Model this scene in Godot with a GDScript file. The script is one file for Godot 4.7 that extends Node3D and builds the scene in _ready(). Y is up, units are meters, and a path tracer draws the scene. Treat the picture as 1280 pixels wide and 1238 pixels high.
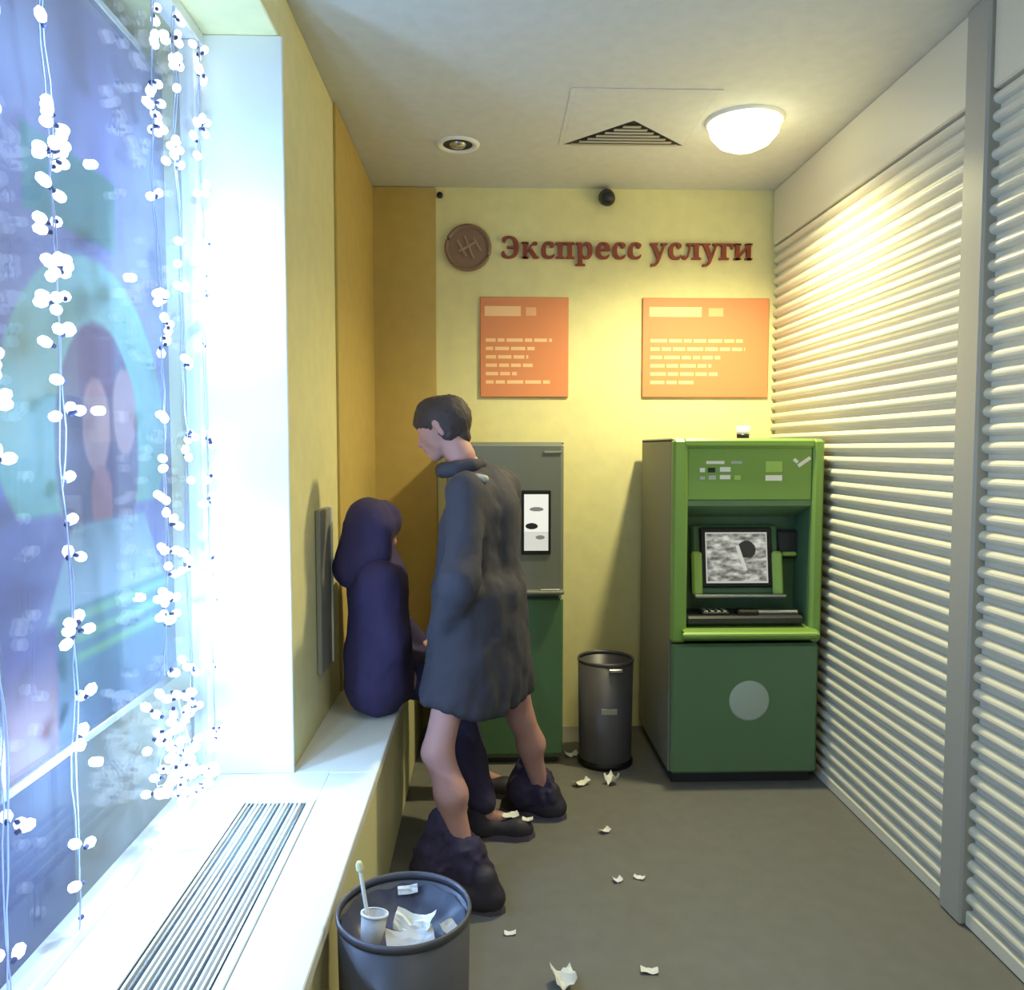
extends Node3D
# An ATM lobby at night: window with light strings on the left, cash machine and terminal at the back, roller shutters on the right.
# x to the right, y up, the back wall at z = -4.5; metres.

const BACK := -4.5
const LEFT := -0.64
const RIGHT := 1.62
const TOP := 3.03
const GLASS := -0.895
const LEDGE := 0.55

var rng := RandomNumberGenerator.new()
var noise := FastNoiseLite.new()
var taken := {}
var M := {}


func _ready() -> void:
	rng.seed = 11
	noise.seed = 5
	noise.frequency = 1.0
	camera_and_light()
	materials()
	room()
	window_side()
	shutters()
	ceiling_things()
	wall_signs()
	cash_machine()
	terminal()
	bins()
	litter()
	standing_person()
	seated_person()


func camera_and_light() -> void:
	var cam := Camera3D.new()
	cam.name = "camera"
	cam.fov = 63.515
	cam.near = 0.05
	add_child(cam)
	cam.position = Vector3(0, 1.6, 0)
	cam.rotation = Vector3(deg_to_rad(-3.3765), deg_to_rad(-1.718), 0)
	cam.current = true
	var e := Environment.new()
	e.background_mode = Environment.BG_COLOR
	e.background_color = Color(0.01, 0.012, 0.02)
	e.tonemap_mode = Environment.TONE_MAPPER_LINEAR
	e.tonemap_exposure = 1.0
	e.sdfgi_enabled = true
	e.ssao_enabled = true
	e.ssil_enabled = true
	var w := WorldEnvironment.new()
	w.name = "world"
	w.environment = e
	add_child(w)


# ---------------------------------------------------------------- helpers

func mat(called: String, c: Color, rough := 0.6, metal := 0.0) -> StandardMaterial3D:
	var m := StandardMaterial3D.new()
	m.resource_name = called
	m.albedo_color = c
	m.roughness = rough
	m.metallic = metal
	M[called] = m
	return m


func c8(r: float, g: float, b: float) -> Color:
	return Color(r / 255.0, g / 255.0, b / 255.0)


func numbered(called: String) -> String:
	if not taken.has(called):
		taken[called] = 0
		return called
	taken[called] += 1
	return "%s_%03d" % [called, taken[called]]


func thing(called: String, label: String, category: String, at := Vector3.ZERO, group := "") -> Node3D:
	var o := Node3D.new()
	o.name = numbered(called)
	add_child(o)
	o.position = at
	tag(o, label, category, group)
	return o


func tag(o: Node, label: String, category: String, group := "") -> void:
	o.set_meta("label", label)
	o.set_meta("category", category)
	if group:
		o.set_meta("group", group)


func struct_node(called: String) -> Node3D:
	var o := Node3D.new()
	o.name = numbered(called)
	o.set_meta("kind", "structure")
	add_child(o)
	return o


func part(called: String, mesh: Mesh, m: Material, parent: Node, at := Vector3.ZERO, turn := Vector3.ZERO) -> MeshInstance3D:
	var o := MeshInstance3D.new()
	o.name = called if parent != self else numbered(called)
	o.mesh = mesh
	if m:
		o.material_override = m
	o.cast_shadow = GeometryInstance3D.SHADOW_CASTING_SETTING_ON
	parent.add_child(o, true)
	o.position = at
	o.rotation = turn
	return o


func structure(called: String, mesh: Mesh, m: Material) -> MeshInstance3D:
	var o := part(called, mesh, m, self)
	o.set_meta("kind", "structure")
	return o


func begin(smooth := false) -> SurfaceTool:
	var st := SurfaceTool.new()
	st.begin(Mesh.PRIMITIVE_TRIANGLES)
	st.set_smooth_group(0 if smooth else -1)
	return st


func done(st: SurfaceTool) -> ArrayMesh:
	st.index()
	st.generate_normals()
	return st.commit()


func tri(st: SurfaceTool, a: Vector3, b: Vector3, c: Vector3, out: Vector3) -> void:
	if (c - a).cross(b - a).dot(out) < 0.0:
		var t := b
		b = c
		c = t
	for v: Vector3 in [a, b, c]:
		st.set_uv(Vector2(v.x + v.z, v.y))
		st.add_vertex(v)


func quad(st: SurfaceTool, a: Vector3, b: Vector3, c: Vector3, d: Vector3, out: Vector3) -> void:
	tri(st, a, b, c, out)
	tri(st, a, c, d, out)


# a box with chamfered edges, from its centre and size
func box(st: SurfaceTool, c: Vector3, s: Vector3, bevel := 0.004) -> void:
	var h := s / 2.0
	var b := minf(bevel, minf(h.x, minf(h.y, h.z)) * 0.9)
	for ax in 3:
		var u := (ax + 1) % 3
		var w := (ax + 2) % 3
		for sg: float in [-1.0, 1.0]:
			var p := []
			for k: Array in [[-1, -1], [1, -1], [1, 1], [-1, 1]]:
				var v := Vector3.ZERO
				v[ax] = sg * h[ax]
				v[u] = k[0] * (h[u] - b)
				v[w] = k[1] * (h[w] - b)
				p.append(c + v)
			var n := Vector3.ZERO
			n[ax] = sg
			quad(st, p[0], p[1], p[2], p[3], n)
		for su: float in [-1.0, 1.0]:
			for sw: float in [-1.0, 1.0]:
				var q := []
				for k: Array in [[0, -1], [0, 1], [1, 1], [1, -1]]:
					var v := Vector3.ZERO
					v[ax] = k[1] * (h[ax] - b)
					v[u] = su * (h[u] - (b if k[0] == 1 else 0.0))
					v[w] = sw * (h[w] - (0.0 if k[0] == 1 else b))
					q.append(c + v)
				var n := Vector3.ZERO
				n[u] = su
				n[w] = sw
				quad(st, q[0], q[1], q[2], q[3], n)
	for sx: float in [-1.0, 1.0]:
		for sy: float in [-1.0, 1.0]:
			for sz: float in [-1.0, 1.0]:
				var s3 := Vector3(sx, sy, sz)
				tri(st, c + s3 * (h - Vector3(0, b, b)), c + s3 * (h - Vector3(b, 0, b)), c + s3 * (h - Vector3(b, b, 0)), s3)


func box_mesh(c: Vector3, s: Vector3, bevel := 0.004) -> ArrayMesh:
	var st := begin()
	box(st, c, s, bevel)
	return done(st)


# a box between two corners
func span(a: Vector3, b: Vector3, bevel := 0.004) -> ArrayMesh:
	return box_mesh((a + b) / 2.0, (b - a).abs(), bevel)


func lathe(st: SurfaceTool, prof: Array, at := Vector3.ZERO, segs := 32) -> void:
	for i in prof.size() - 1:
		var p: Vector2 = prof[i]
		var q: Vector2 = prof[i + 1]
		for k in segs:
			var a0 := TAU * k / segs
			var a1 := TAU * (k + 1) / segs
			var r0 := Vector3(cos(a0), 0, sin(a0))
			var r1 := Vector3(cos(a1), 0, sin(a1))
			var d := q - p
			var out := (r0 + r1) * d.y + Vector3(0, -2.0 * d.x, 0)
			var y0 := Vector3(0, p.y, 0)
			var y1 := Vector3(0, q.y, 0)
			if p.x > 1e-5:
				tri(st, at + r0 * p.x + y0, at + r1 * p.x + y0, at + r1 * q.x + y1, out)
			if q.x > 1e-5:
				tri(st, at + r0 * p.x + y0, at + r1 * q.x + y1, at + r0 * q.x + y1, out)


func lathe_mesh(prof: Array, segs := 32, smooth := true) -> ArrayMesh:
	var st := begin(smooth)
	lathe(st, prof, Vector3.ZERO, segs)
	return done(st)


func tube(st: SurfaceTool, pts: Array, r: float, segs := 6) -> void:
	var rings := []
	for i in pts.size():
		var d: Vector3 = (pts[mini(i + 1, pts.size() - 1)] - pts[maxi(i - 1, 0)]).normalized()
		var s := d.cross(Vector3.UP if absf(d.y) < 0.9 else Vector3.RIGHT).normalized()
		var t := d.cross(s)
		var ring := []
		for k in segs:
			var a := TAU * k / segs
			ring.append(pts[i] + (s * cos(a) + t * sin(a)) * r)
		rings.append(ring)
	for i in pts.size() - 1:
		var mid: Vector3 = (pts[i] + pts[i + 1]) / 2.0
		for k in segs:
			var l := (k + 1) % segs
			var a: Vector3 = rings[i][k]
			var c: Vector3 = rings[i + 1][l]
			quad(st, a, rings[i][l], c, rings[i + 1][k], (a + c) / 2.0 - mid)


# a polygon in the plane of two axes, given thickness along a third
func prism(st: SurfaceTool, poly: Array, at: Vector3, u: Vector3, v: Vector3, deep: Vector3) -> void:
	var flat := PackedVector2Array(poly)
	var idx := Geometry2D.triangulate_polygon(flat)
	var n := deep.normalized()
	for i in range(0, idx.size(), 3):
		var p := []
		for k in 3:
			p.append(at + u * flat[idx[i + k]].x + v * flat[idx[i + k]].y)
		tri(st, p[0], p[1], p[2], -n)
		tri(st, p[0] + deep, p[1] + deep, p[2] + deep, n)
	var turn := 1.0 if not Geometry2D.is_polygon_clockwise(flat) else -1.0
	for i in flat.size():
		var a := flat[i]
		var b := flat[(i + 1) % flat.size()]
		var o2 := Vector2(b.y - a.y, a.x - b.x) * turn
		var pa := at + u * a.x + v * a.y
		var pb := at + u * b.x + v * b.y
		quad(st, pa, pb, pb + deep, pa + deep, u * o2.x + v * o2.y)


# a surface with a picture on it: four corners, uv from the top left
func picture(tl: Vector3, tr: Vector3, br: Vector3, bl: Vector3, out: Vector3) -> ArrayMesh:
	var st := begin()
	var p := [tl, tr, br, bl]
	var uv := [Vector2(0, 0), Vector2(1, 0), Vector2(1, 1), Vector2(0, 1)]
	for t: Array in [[0, 1, 2], [0, 2, 3]]:
		var o: Array = t.duplicate()
		if (p[o[2]] - p[o[0]]).cross(p[o[1]] - p[o[0]]).dot(out) < 0.0:
			o = [t[0], t[2], t[1]]
		for k: int in o:
			st.set_uv(uv[k])
			st.add_vertex(p[k])
	st.generate_normals()
	return st.commit()


func picture_mat(im: Image, called: String, rough := 0.5, glow := 0.0) -> StandardMaterial3D:
	var m := mat(called, Color.WHITE, rough)
	m.albedo_texture = ImageTexture.create_from_image(im)
	if glow > 0.0:
		m.albedo_color = Color(0.1, 0.1, 0.1)
		m.emission_enabled = true
		m.emission_texture = m.albedo_texture
		m.emission_operator = BaseMaterial3D.EMISSION_OP_MULTIPLY
		m.emission = Color.WHITE
		m.emission_energy_multiplier = glow
	return m


# a smooth skin round tapered bones [from, to, radius, radius]; h is the cell, k the softness of the joints, fold the depth of cloth folds
func skin(st: SurfaceTool, bones: Array, h: float, k: float, fold := 0.0, freq := 9.0) -> void:
	var lo := Vector3.INF
	var hi := -Vector3.INF
	for b: Array in bones:
		var m: float = maxf(b[2], b[3]) + k * 3.0 + h * 2.0 + fold
		for p: Vector3 in [b[0], b[1]]:
			lo = lo.min(p - Vector3.ONE * m)
			hi = hi.max(p + Vector3.ONE * m)
	var n := Vector3i(((hi - lo) / h).ceil()) + Vector3i.ONE * 2
	var acc := PackedFloat32Array()
	acc.resize(n.x * n.y * n.z)
	var nxy := n.x * n.y
	for b: Array in bones:
		var a: Vector3 = b[0]
		var c: Vector3 = b[1]
		var ra: float = b[2]
		var rb: float = b[3]
		var m := maxf(ra, rb) + k * 4.0 + fold
		var i0 := Vector3i(((a.min(c) - Vector3.ONE * m - lo) / h).floor()).clamp(Vector3i.ZERO, n - Vector3i.ONE)
		var i1 := Vector3i(((a.max(c) + Vector3.ONE * m - lo) / h).ceil()).clamp(Vector3i.ZERO, n - Vector3i.ONE)
		var ab := c - a
		var l2 := maxf(ab.length_squared(), 1e-9)
		for z in range(i0.z, i1.z + 1):
			for y in range(i0.y, i1.y + 1):
				var row := z * nxy + y * n.x
				for x in range(i0.x, i1.x + 1):
					var p := lo + Vector3(x, y, z) * h
					var t := clampf((p - a).dot(ab) / l2, 0.0, 1.0)
					var d := p.distance_to(a + ab * t) - lerpf(ra, rb, t)
					if d < k * 4.0 + fold:
						if fold > 0.0 and d > -0.04:
							d += fold * noise.get_noise_3d(p.x * freq, p.y * freq * 0.6, p.z * freq)
						acc[row + x] += exp(-maxf(d, -0.15) / k)
	var id := PackedInt32Array()
	id.resize(acc.size())
	id.fill(-1)
	var verts := PackedVector3Array()
	var off := [0, 1, n.x, n.x + 1, nxy, nxy + 1, nxy + n.x, nxy + n.x + 1]
	var edges := [[0, 1], [2, 3], [4, 5], [6, 7], [0, 2], [1, 3], [4, 6], [5, 7], [0, 4], [1, 5], [2, 6], [3, 7]]
	var corner := [Vector3(0, 0, 0), Vector3(1, 0, 0), Vector3(0, 1, 0), Vector3(1, 1, 0), Vector3(0, 0, 1), Vector3(1, 0, 1), Vector3(0, 1, 1), Vector3(1, 1, 1)]
	var o7 := nxy + n.x + 1
	for z in n.z - 1:
		for y in n.y - 1:
			var row := z * nxy + y * n.x
			for x in n.x - 1:
				var i := row + x
				var s := int(acc[i] > 1.0) + int(acc[i + 1] > 1.0) + int(acc[i + n.x] > 1.0) + int(acc[i + n.x + 1] > 1.0) + int(acc[i + nxy] > 1.0) + int(acc[i + nxy + 1] > 1.0) + int(acc[i + nxy + n.x] > 1.0) + int(acc[i + o7] > 1.0)
				if s == 0 or s == 8:
					continue
				var sum := Vector3.ZERO
				var count := 0
				for e: Array in edges:
					var va := log(maxf(acc[i + off[e[0]]], 1e-6))
					var vb := log(maxf(acc[i + off[e[1]]], 1e-6))
					if (va > 0.0) != (vb > 0.0):
						sum += corner[e[0]].lerp(corner[e[1]], clampf(va / (va - vb), 0.02, 0.98))
						count += 1
				id[i] = verts.size()
				verts.append(lo + (Vector3(x, y, z) + sum / count) * h)
	var steps := [1, n.x, nxy]
	for z in range(1, n.z - 1):
		for y in range(1, n.y - 1):
			for x in range(1, n.x - 1):
				var i := z * nxy + y * n.x + x
				if id[i] < 0 and id[i - 1] < 0 and id[i - n.x] < 0 and id[i - nxy] < 0:
					continue
				var inside := acc[i] > 1.0
				for ax in 3:
					if (acc[i + steps[ax]] > 1.0) == inside:
						continue
					var u: int = steps[(ax + 1) % 3]
					var w: int = steps[(ax + 2) % 3]
					var q := [id[i - u - w], id[i - w], id[i], id[i - u]]
					if q.min() < 0:
						continue
					var out := Vector3.ZERO
					out[ax] = 1.0 if inside else -1.0
					var p0 := verts[q[0]]
					var p1 := verts[q[1]]
					var p2 := verts[q[2]]
					var p3 := verts[q[3]]
					if (p3 - p1).cross(p2 - p0).dot(out) < 0.0:
						p1 = verts[q[3]]
						p3 = verts[q[1]]
					for v: Vector3 in [p0, p1, p2, p0, p2, p3]:
						st.add_vertex(v)


func skin_mesh(bones: Array, h: float, k: float, fold := 0.0, freq := 9.0) -> ArrayMesh:
	var st := begin(true)
	skin(st, bones, h, k, fold, freq)
	return done(st)


func cloud(seed_: int, freq: float, lo: Color, hi: Color) -> NoiseTexture2D:
	var f := FastNoiseLite.new()
	f.seed = seed_
	f.frequency = freq
	f.fractal_octaves = 4
	var t := NoiseTexture2D.new()
	t.width = 512
	t.height = 512
	t.seamless = true
	t.noise = f
	var g := Gradient.new()
	g.set_color(0, lo)
	g.set_color(1, hi)
	t.color_ramp = g
	return t


func textured(m: StandardMaterial3D, t: Texture2D, scale: float) -> void:
	m.albedo_texture = t
	m.uv1_triplanar = true
	m.uv1_world_triplanar = true
	m.uv1_scale = Vector3.ONE * scale


func materials() -> void:
	var w := mat("pale_yellow_paint", c8(238, 230, 174), 0.75)
	textured(w, cloud(3, 0.02, Color(0.96, 0.96, 0.96), Color(1, 1, 1)), 0.8)
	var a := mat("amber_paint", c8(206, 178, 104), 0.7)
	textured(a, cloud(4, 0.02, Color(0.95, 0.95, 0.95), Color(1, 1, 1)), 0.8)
	var cl := mat("ceiling_paint", c8(212, 214, 210), 0.85)
	textured(cl, cloud(6, 0.03, Color(0.96, 0.96, 0.96), Color(1, 1, 1)), 0.8)
	var f := mat("floor_vinyl", c8(119, 118, 116), 0.6)
	textured(f, cloud(7, 0.035, Color(0.94, 0.94, 0.94), Color(1, 1, 1)), 0.5)
	mat("white_trim", c8(238, 238, 234), 0.45)
	mat("white_laminate", c8(240, 240, 236), 0.35)
	mat("ledge_front_paint", c8(216, 208, 160), 0.7)
	mat("shutter_enamel", c8(226, 222, 206), 0.4)
	mat("shutter_back", c8(120, 116, 104), 0.7)
	mat("grey_post", c8(172, 170, 162), 0.45)
	mat("dark_metal", c8(58, 58, 62), 0.4, 0.6)
	mat("bin_metal", c8(96, 94, 102), 0.42, 0.35)
	mat("black_plastic", c8(22, 22, 24), 0.4)
	mat("dark_plastic", c8(48, 50, 52), 0.45)
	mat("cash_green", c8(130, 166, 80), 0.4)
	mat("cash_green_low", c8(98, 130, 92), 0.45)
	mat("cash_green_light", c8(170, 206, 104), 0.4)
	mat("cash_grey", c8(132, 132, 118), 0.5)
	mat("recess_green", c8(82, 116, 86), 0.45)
	mat("terminal_grey", c8(118, 122, 116), 0.45)
	mat("terminal_green", c8(84, 122, 90), 0.45)
	mat("steel", c8(200, 202, 204), 0.25, 0.9)
	mat("pale_disc", c8(178, 192, 178), 0.6)
	mat("sign_red", c8(140, 62, 44), 0.5)
	mat("board_edge", c8(206, 136, 98), 0.5)
	mat("sign_disc", c8(140, 112, 96), 0.5)
	mat("paper", c8(245, 243, 238), 0.8)
	mat("paper_grey", c8(196, 194, 196), 0.8)
	mat("bin_bag", c8(72, 72, 92), 0.4)
	mat("wire", c8(196, 204, 244), 0.4)
	mat("backdrop", c8(70, 80, 196), 0.6)
	mat("skin", c8(188, 140, 134), 0.6)
	mat("hair", c8(62, 50, 50), 0.7)
	mat("eye", c8(40, 32, 30), 0.3)
	mat("jacket", c8(62, 60, 72), 0.85)
	mat("jacket_low", c8(62, 64, 98), 0.85)
	mat("hood_coat", c8(58, 48, 88), 0.9)
	mat("trousers", c8(56, 48, 76), 0.9)
	mat("shoe", c8(50, 44, 58), 0.6)
	mat("sole", c8(96, 88, 106), 0.6)
	mat("shadow_grey", c8(150, 148, 138), 0.5)
	var g := mat("glass", Color(0.93, 0.96, 1.0, 0.06), 0.02)
	g.metallic_specular = 0.28
	g.transparency = BaseMaterial3D.TRANSPARENCY_ALPHA
	var b := mat("bulb_glow", c8(240, 246, 255), 0.4)
	b.emission_enabled = true
	b.emission = Color(0.86, 0.93, 1.0)
	b.emission_energy_multiplier = 2.2
	mat("bulb_socket", c8(70, 72, 110), 0.5)
	var l := mat("lamp_glow", c8(255, 250, 230), 0.4)
	l.emission_enabled = true
	l.emission = Color(1.0, 0.97, 0.78)
	l.emission_energy_multiplier = 5.0


# ---------------------------------------------------------------- the room

func room() -> void:
	structure("floor", span(Vector3(-1.6, -0.15, -4.7), Vector3(1.9, 0, 0.9), 0.0), M.floor_vinyl)
	structure("ceiling", span(Vector3(-1.6, TOP, -4.7), Vector3(1.9, TOP + 0.15, 0.9), 0.0), M.ceiling_paint)
	structure("wall_back", span(Vector3(-1.6, 0, BACK), Vector3(1.9, TOP, BACK - 0.18), 0.0), M.pale_yellow_paint)
	structure("wall_front", span(Vector3(-1.6, 0, 0.72), Vector3(1.9, TOP, 0.9), 0.0), M.pale_yellow_paint)
	structure("wall_right", span(Vector3(RIGHT + 0.03, 0, BACK), Vector3(1.9, TOP, 0.72), 0.0), M.shutter_back)
	structure("wall_left", span(Vector3(-1.6, 0, BACK), Vector3(LEFT, TOP, -2.56), 0.006), M.pale_yellow_paint)
	structure("wall_above_window", span(Vector3(-1.6, 2.86, -2.56), Vector3(LEFT, TOP, 0.72), 0.004), M.pale_yellow_paint)
	# the amber painted corner at the far left: two thin boards
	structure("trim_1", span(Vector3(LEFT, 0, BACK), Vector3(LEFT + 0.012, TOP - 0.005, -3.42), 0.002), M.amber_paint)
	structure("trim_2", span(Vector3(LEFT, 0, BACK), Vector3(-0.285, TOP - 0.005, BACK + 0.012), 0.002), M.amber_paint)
	# white lining of the window opening
	structure("trim_3", span(Vector3(GLASS - 0.02, LEDGE, -2.56), Vector3(LEFT + 0.012, 2.86, -2.545), 0.003), M.white_trim)
	structure("wall_outer", span(Vector3(-1.5, 0, -2.56), Vector3(-1.34, TOP, 0.72), 0.0), M.backdrop)


func window_side() -> void:
	var led := thing("window_ledge", "long white laminate ledge under the window with a grille let into it", "ledge", Vector3(-0.6, 0, -1.9))
	var o := led.position
	var st := begin()
	# the top is made of strips round the opening of the grille
	var g := [-0.742, -0.515, -2.345, -0.5]
	box(st, Vector3((GLASS - 0.03 + g[0]) / 2, LEDGE - 0.018, -0.92) - o, Vector3(g[0] - GLASS + 0.03, 0.036, 3.26), 0.003)
	box(st, Vector3((g[1] - 0.36) / 2, LEDGE - 0.018, -0.92) - o, Vector3(-0.36 - g[1], 0.036, 3.26), 0.003)
	box(st, Vector3((g[0] + g[1]) / 2, LEDGE - 0.018, (g[2] - 2.55) / 2) - o, Vector3(g[1] - g[0], 0.036, 2.55 + g[2]), 0.0)
	box(st, Vector3((g[0] + g[1]) / 2, LEDGE - 0.018, (g[3] + 0.71) / 2) - o, Vector3(g[1] - g[0], 0.036, 0.71 - g[3]), 0.0)
	box(st, Vector3((LEFT - 0.36) / 2, LEDGE - 0.018, -3.52) - o, Vector3(-0.36 - LEFT, 0.036, 1.94), 0.003)
	part("ledge_top", done(st), M.white_laminate, led)
	part("front_panel", span(Vector3(-0.405, 0, BACK + 0.02) - o, Vector3(-0.376, LEDGE - 0.036, 0.7) - o, 0.002), M.ledge_front_paint, led)
	part("duct", span(Vector3(g[0], LEDGE - 0.16, g[2]) - o, Vector3(g[1], LEDGE - 0.14, g[3]) - o, 0.0), M.black_plastic, led)
	# the linear air grille
	var gr := thing("air_grille", "long bar air grille with dark slots set in the white ledge", "grille", Vector3((g[0] + g[1]) / 2, LEDGE, (g[2] + g[3]) / 2))
	st = begin()
	var hx: float = (g[1] - g[0]) / 2
	var hz: float = (g[3] - g[2]) / 2
	for s: float in [-1.0, 1.0]:
		box(st, Vector3(s * (hx - 0.011), 0.001, 0), Vector3(0.022, 0.008, hz * 2), 0.002)
		box(st, Vector3(0, 0.001, s * (hz - 0.008)), Vector3(hx * 2 - 0.044, 0.008, 0.016), 0.002)
	part("grille_frame", done(st), M.white_trim, gr)
	var bar := box_mesh(Vector3.ZERO, Vector3(0.0062, 0.022, hz * 2 - 0.032), 0.001)
	for k in 14:
		part("grille_bar", bar, M.steel if k % 3 == 1 else M.white_trim, gr, Vector3(lerpf(-hx + 0.03, hx - 0.03, k / 13.0), -0.009, 0))
	var cross := box_mesh(Vector3.ZERO, Vector3(hx * 2 - 0.044, 0.012, 0.006), 0.001)
	for k in 6:
		part("cross_bar", cross, M.steel, gr, Vector3(0, -0.018, -hz + 0.3 * (k + 1)))
	# the window
	var wi := struct_node("window_1")
	part("pane", span(Vector3(GLASS - 0.006, LEDGE, -2.545), Vector3(GLASS, 2.86, 0.7), 0.0), M.glass, wi)
	part("bottom_rail", span(Vector3(GLASS - 0.03, LEDGE, -2.545), Vector3(GLASS + 0.03, LEDGE + 0.03, 0.7), 0.004), M.white_trim, wi)
	part("stile", span(Vector3(GLASS - 0.03, LEDGE + 0.03, -2.545), Vector3(GLASS + 0.02, 2.82, -2.49), 0.004), M.white_trim, wi)
	part("top_rail", span(Vector3(GLASS - 0.03, 2.82, -2.545), Vector3(GLASS + 0.03, 2.86, 0.7), 0.004), M.white_trim, wi)
	poster_in_window()
	light_strings()
	var pn := thing("shadow_panel", "narrow grey panel standing in for the shadow of the hooded person on the left wall", "panel", Vector3(LEFT + 0.002, 1.06, -3.06))
	part("board", box_mesh(Vector3(0.009, 0, 0), Vector3(0.018, 0.62, 0.2), 0.004), M.shadow_grey, pn)  # grey slab put where the seated person's shadow falls on the wall
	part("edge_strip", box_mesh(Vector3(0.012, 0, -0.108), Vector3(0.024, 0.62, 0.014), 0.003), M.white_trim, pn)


func poster_in_window() -> void:
	# u runs from the near end (z -1.62) to the far end (z -2.64), v from 2.72 down to 0.9
	var w := 204
	var h := 364
	var im := Image.create(w, h, false, Image.FORMAT_RGB8)
	for y in h:
		for x in w:
			var z := 1.62 + 1.02 * x / w
			var yy := 2.72 - 1.82 * y / h
			var n := noise.get_noise_2d(x * 0.03, y * 0.03)
			var c := c8(112, 104, 172).lerp(c8(164, 160, 214), clampf((yy - 1.2) / 1.3 + n * 0.3, 0, 1))
			# a pale shawl in the shape of an arch
			var ar := Vector2((z - 2.08) / 0.43, (yy - 1.62) / (0.46 if yy > 1.62 else 0.3)).length()
			if ar < 1.0 and yy > 1.45:
				c = c8(132, 190, 172).lerp(c8(150, 206, 196), clampf((yy - 1.6) * 2.0, 0, 1))
			var inner := Vector2((z - 2.1) / 0.22, (yy - 1.6) / 0.32).length()
			if inner < 1.0:
				c = c8(104, 84, 128)
			if Vector2((z - 2.08) / 0.075, (yy - 1.66) / 0.12).length() < 1.0 or Vector2((z - 2.24) / 0.07, (yy - 1.7) / 0.12).length() < 1.0:
				c = c8(196, 150, 160)
			if Vector2((z - 2.1) / 0.06, (yy - 1.47) / 0.09).length() < 1.0:
				c = c8(180, 120, 140)
			# the pale blouse and the teal block with lines
			if yy < 1.42 and yy > 1.2 and absf(z - 2.15) < 0.2 + (1.42 - yy) * 0.6:
				c = c8(150, 178, 196)
			if yy < 1.22 and z > 1.86:
				c = c8(62, 128, 130).lerp(c8(70, 110, 160), clampf((1.2 - yy) * 3.2, 0, 1))
				for k in 3:
					if absf(yy - (1.19 - k * 0.05)) < 0.012 and z > 1.95 and z < 2.52 - k * 0.05:
						c = c8(112, 176, 128)
			if z < 1.86 and yy < 1.18:
				c = c8(196, 140, 150).lerp(c8(120, 100, 170), clampf((yy - 1.02) * 8.0, 0, 1))
			# the teal box near the top
			if z > 1.78 and z < 2.22 and yy > 2.12 and yy < 2.31:
				c = c8(88, 160, 164).lerp(c8(92, 140, 128), (z - 1.78) / 0.44)
			im.set_pixel(x, y, c)
	im.resize(78, 139, Image.INTERPOLATE_LANCZOS)
	im.resize(408, 728, Image.INTERPOLATE_CUBIC)
	var p := thing("window_poster", "large framed poster with a pale green shawled figure hanging behind the window", "poster", Vector3(-1.0, 0.9, -2.13))
	part("backing_board", box_mesh(Vector3(-0.012, 0.91, 0), Vector3(0.02, 1.82, 1.02), 0.002), M.white_trim, p)
	part("print", picture(Vector3(0, 1.82, 0.51), Vector3(0, 1.82, -0.51), Vector3(0, 0, -0.51), Vector3(0, 0, 0.51), Vector3.RIGHT), picture_mat(im, "poster_print", 0.6), p)
	M.poster_print.albedo_color = Color(0.74, 0.74, 0.74)
	var st := begin()
	for s: float in [-1.0, 1.0]:
		box(st, Vector3(0.0, 0.91, s * 0.52), Vector3(0.04, 1.86, 0.022), 0.003)
		box(st, Vector3(0.0, 0.91 + s * 0.92, 0), Vector3(0.04, 0.022, 1.02), 0.003)
	part("poster_frame", done(st), M.steel, p)
	st = begin()
	for s: float in [-1.0, 1.0]:
		tube(st, [Vector3(0, 1.82, s * 0.4), Vector3(0, 2.128, s * 0.4)], 0.002)
	part("hanging_wire", done(st), M.steel, p)


func bulb_mesh() -> ArrayMesh:
	var st := begin(true)
	lathe(st, [Vector2(0.0, 0.007), Vector2(0.008, 0.011), Vector2(0.0115, 0.021), Vector2(0.0095, 0.031), Vector2(0.0, 0.038)], Vector3.ZERO, 8)
	st.set_material(M.bulb_glow)
	var a := done(st)
	st = begin(true)
	lathe(st, [Vector2(0.0, 0.0), Vector2(0.0042, 0.0), Vector2(0.0052, 0.009), Vector2(0.0, 0.009)], Vector3.ZERO, 6)
	st.set_material(M.bulb_socket)
	st.index()
	st.generate_normals()
	return st.commit(a)


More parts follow.
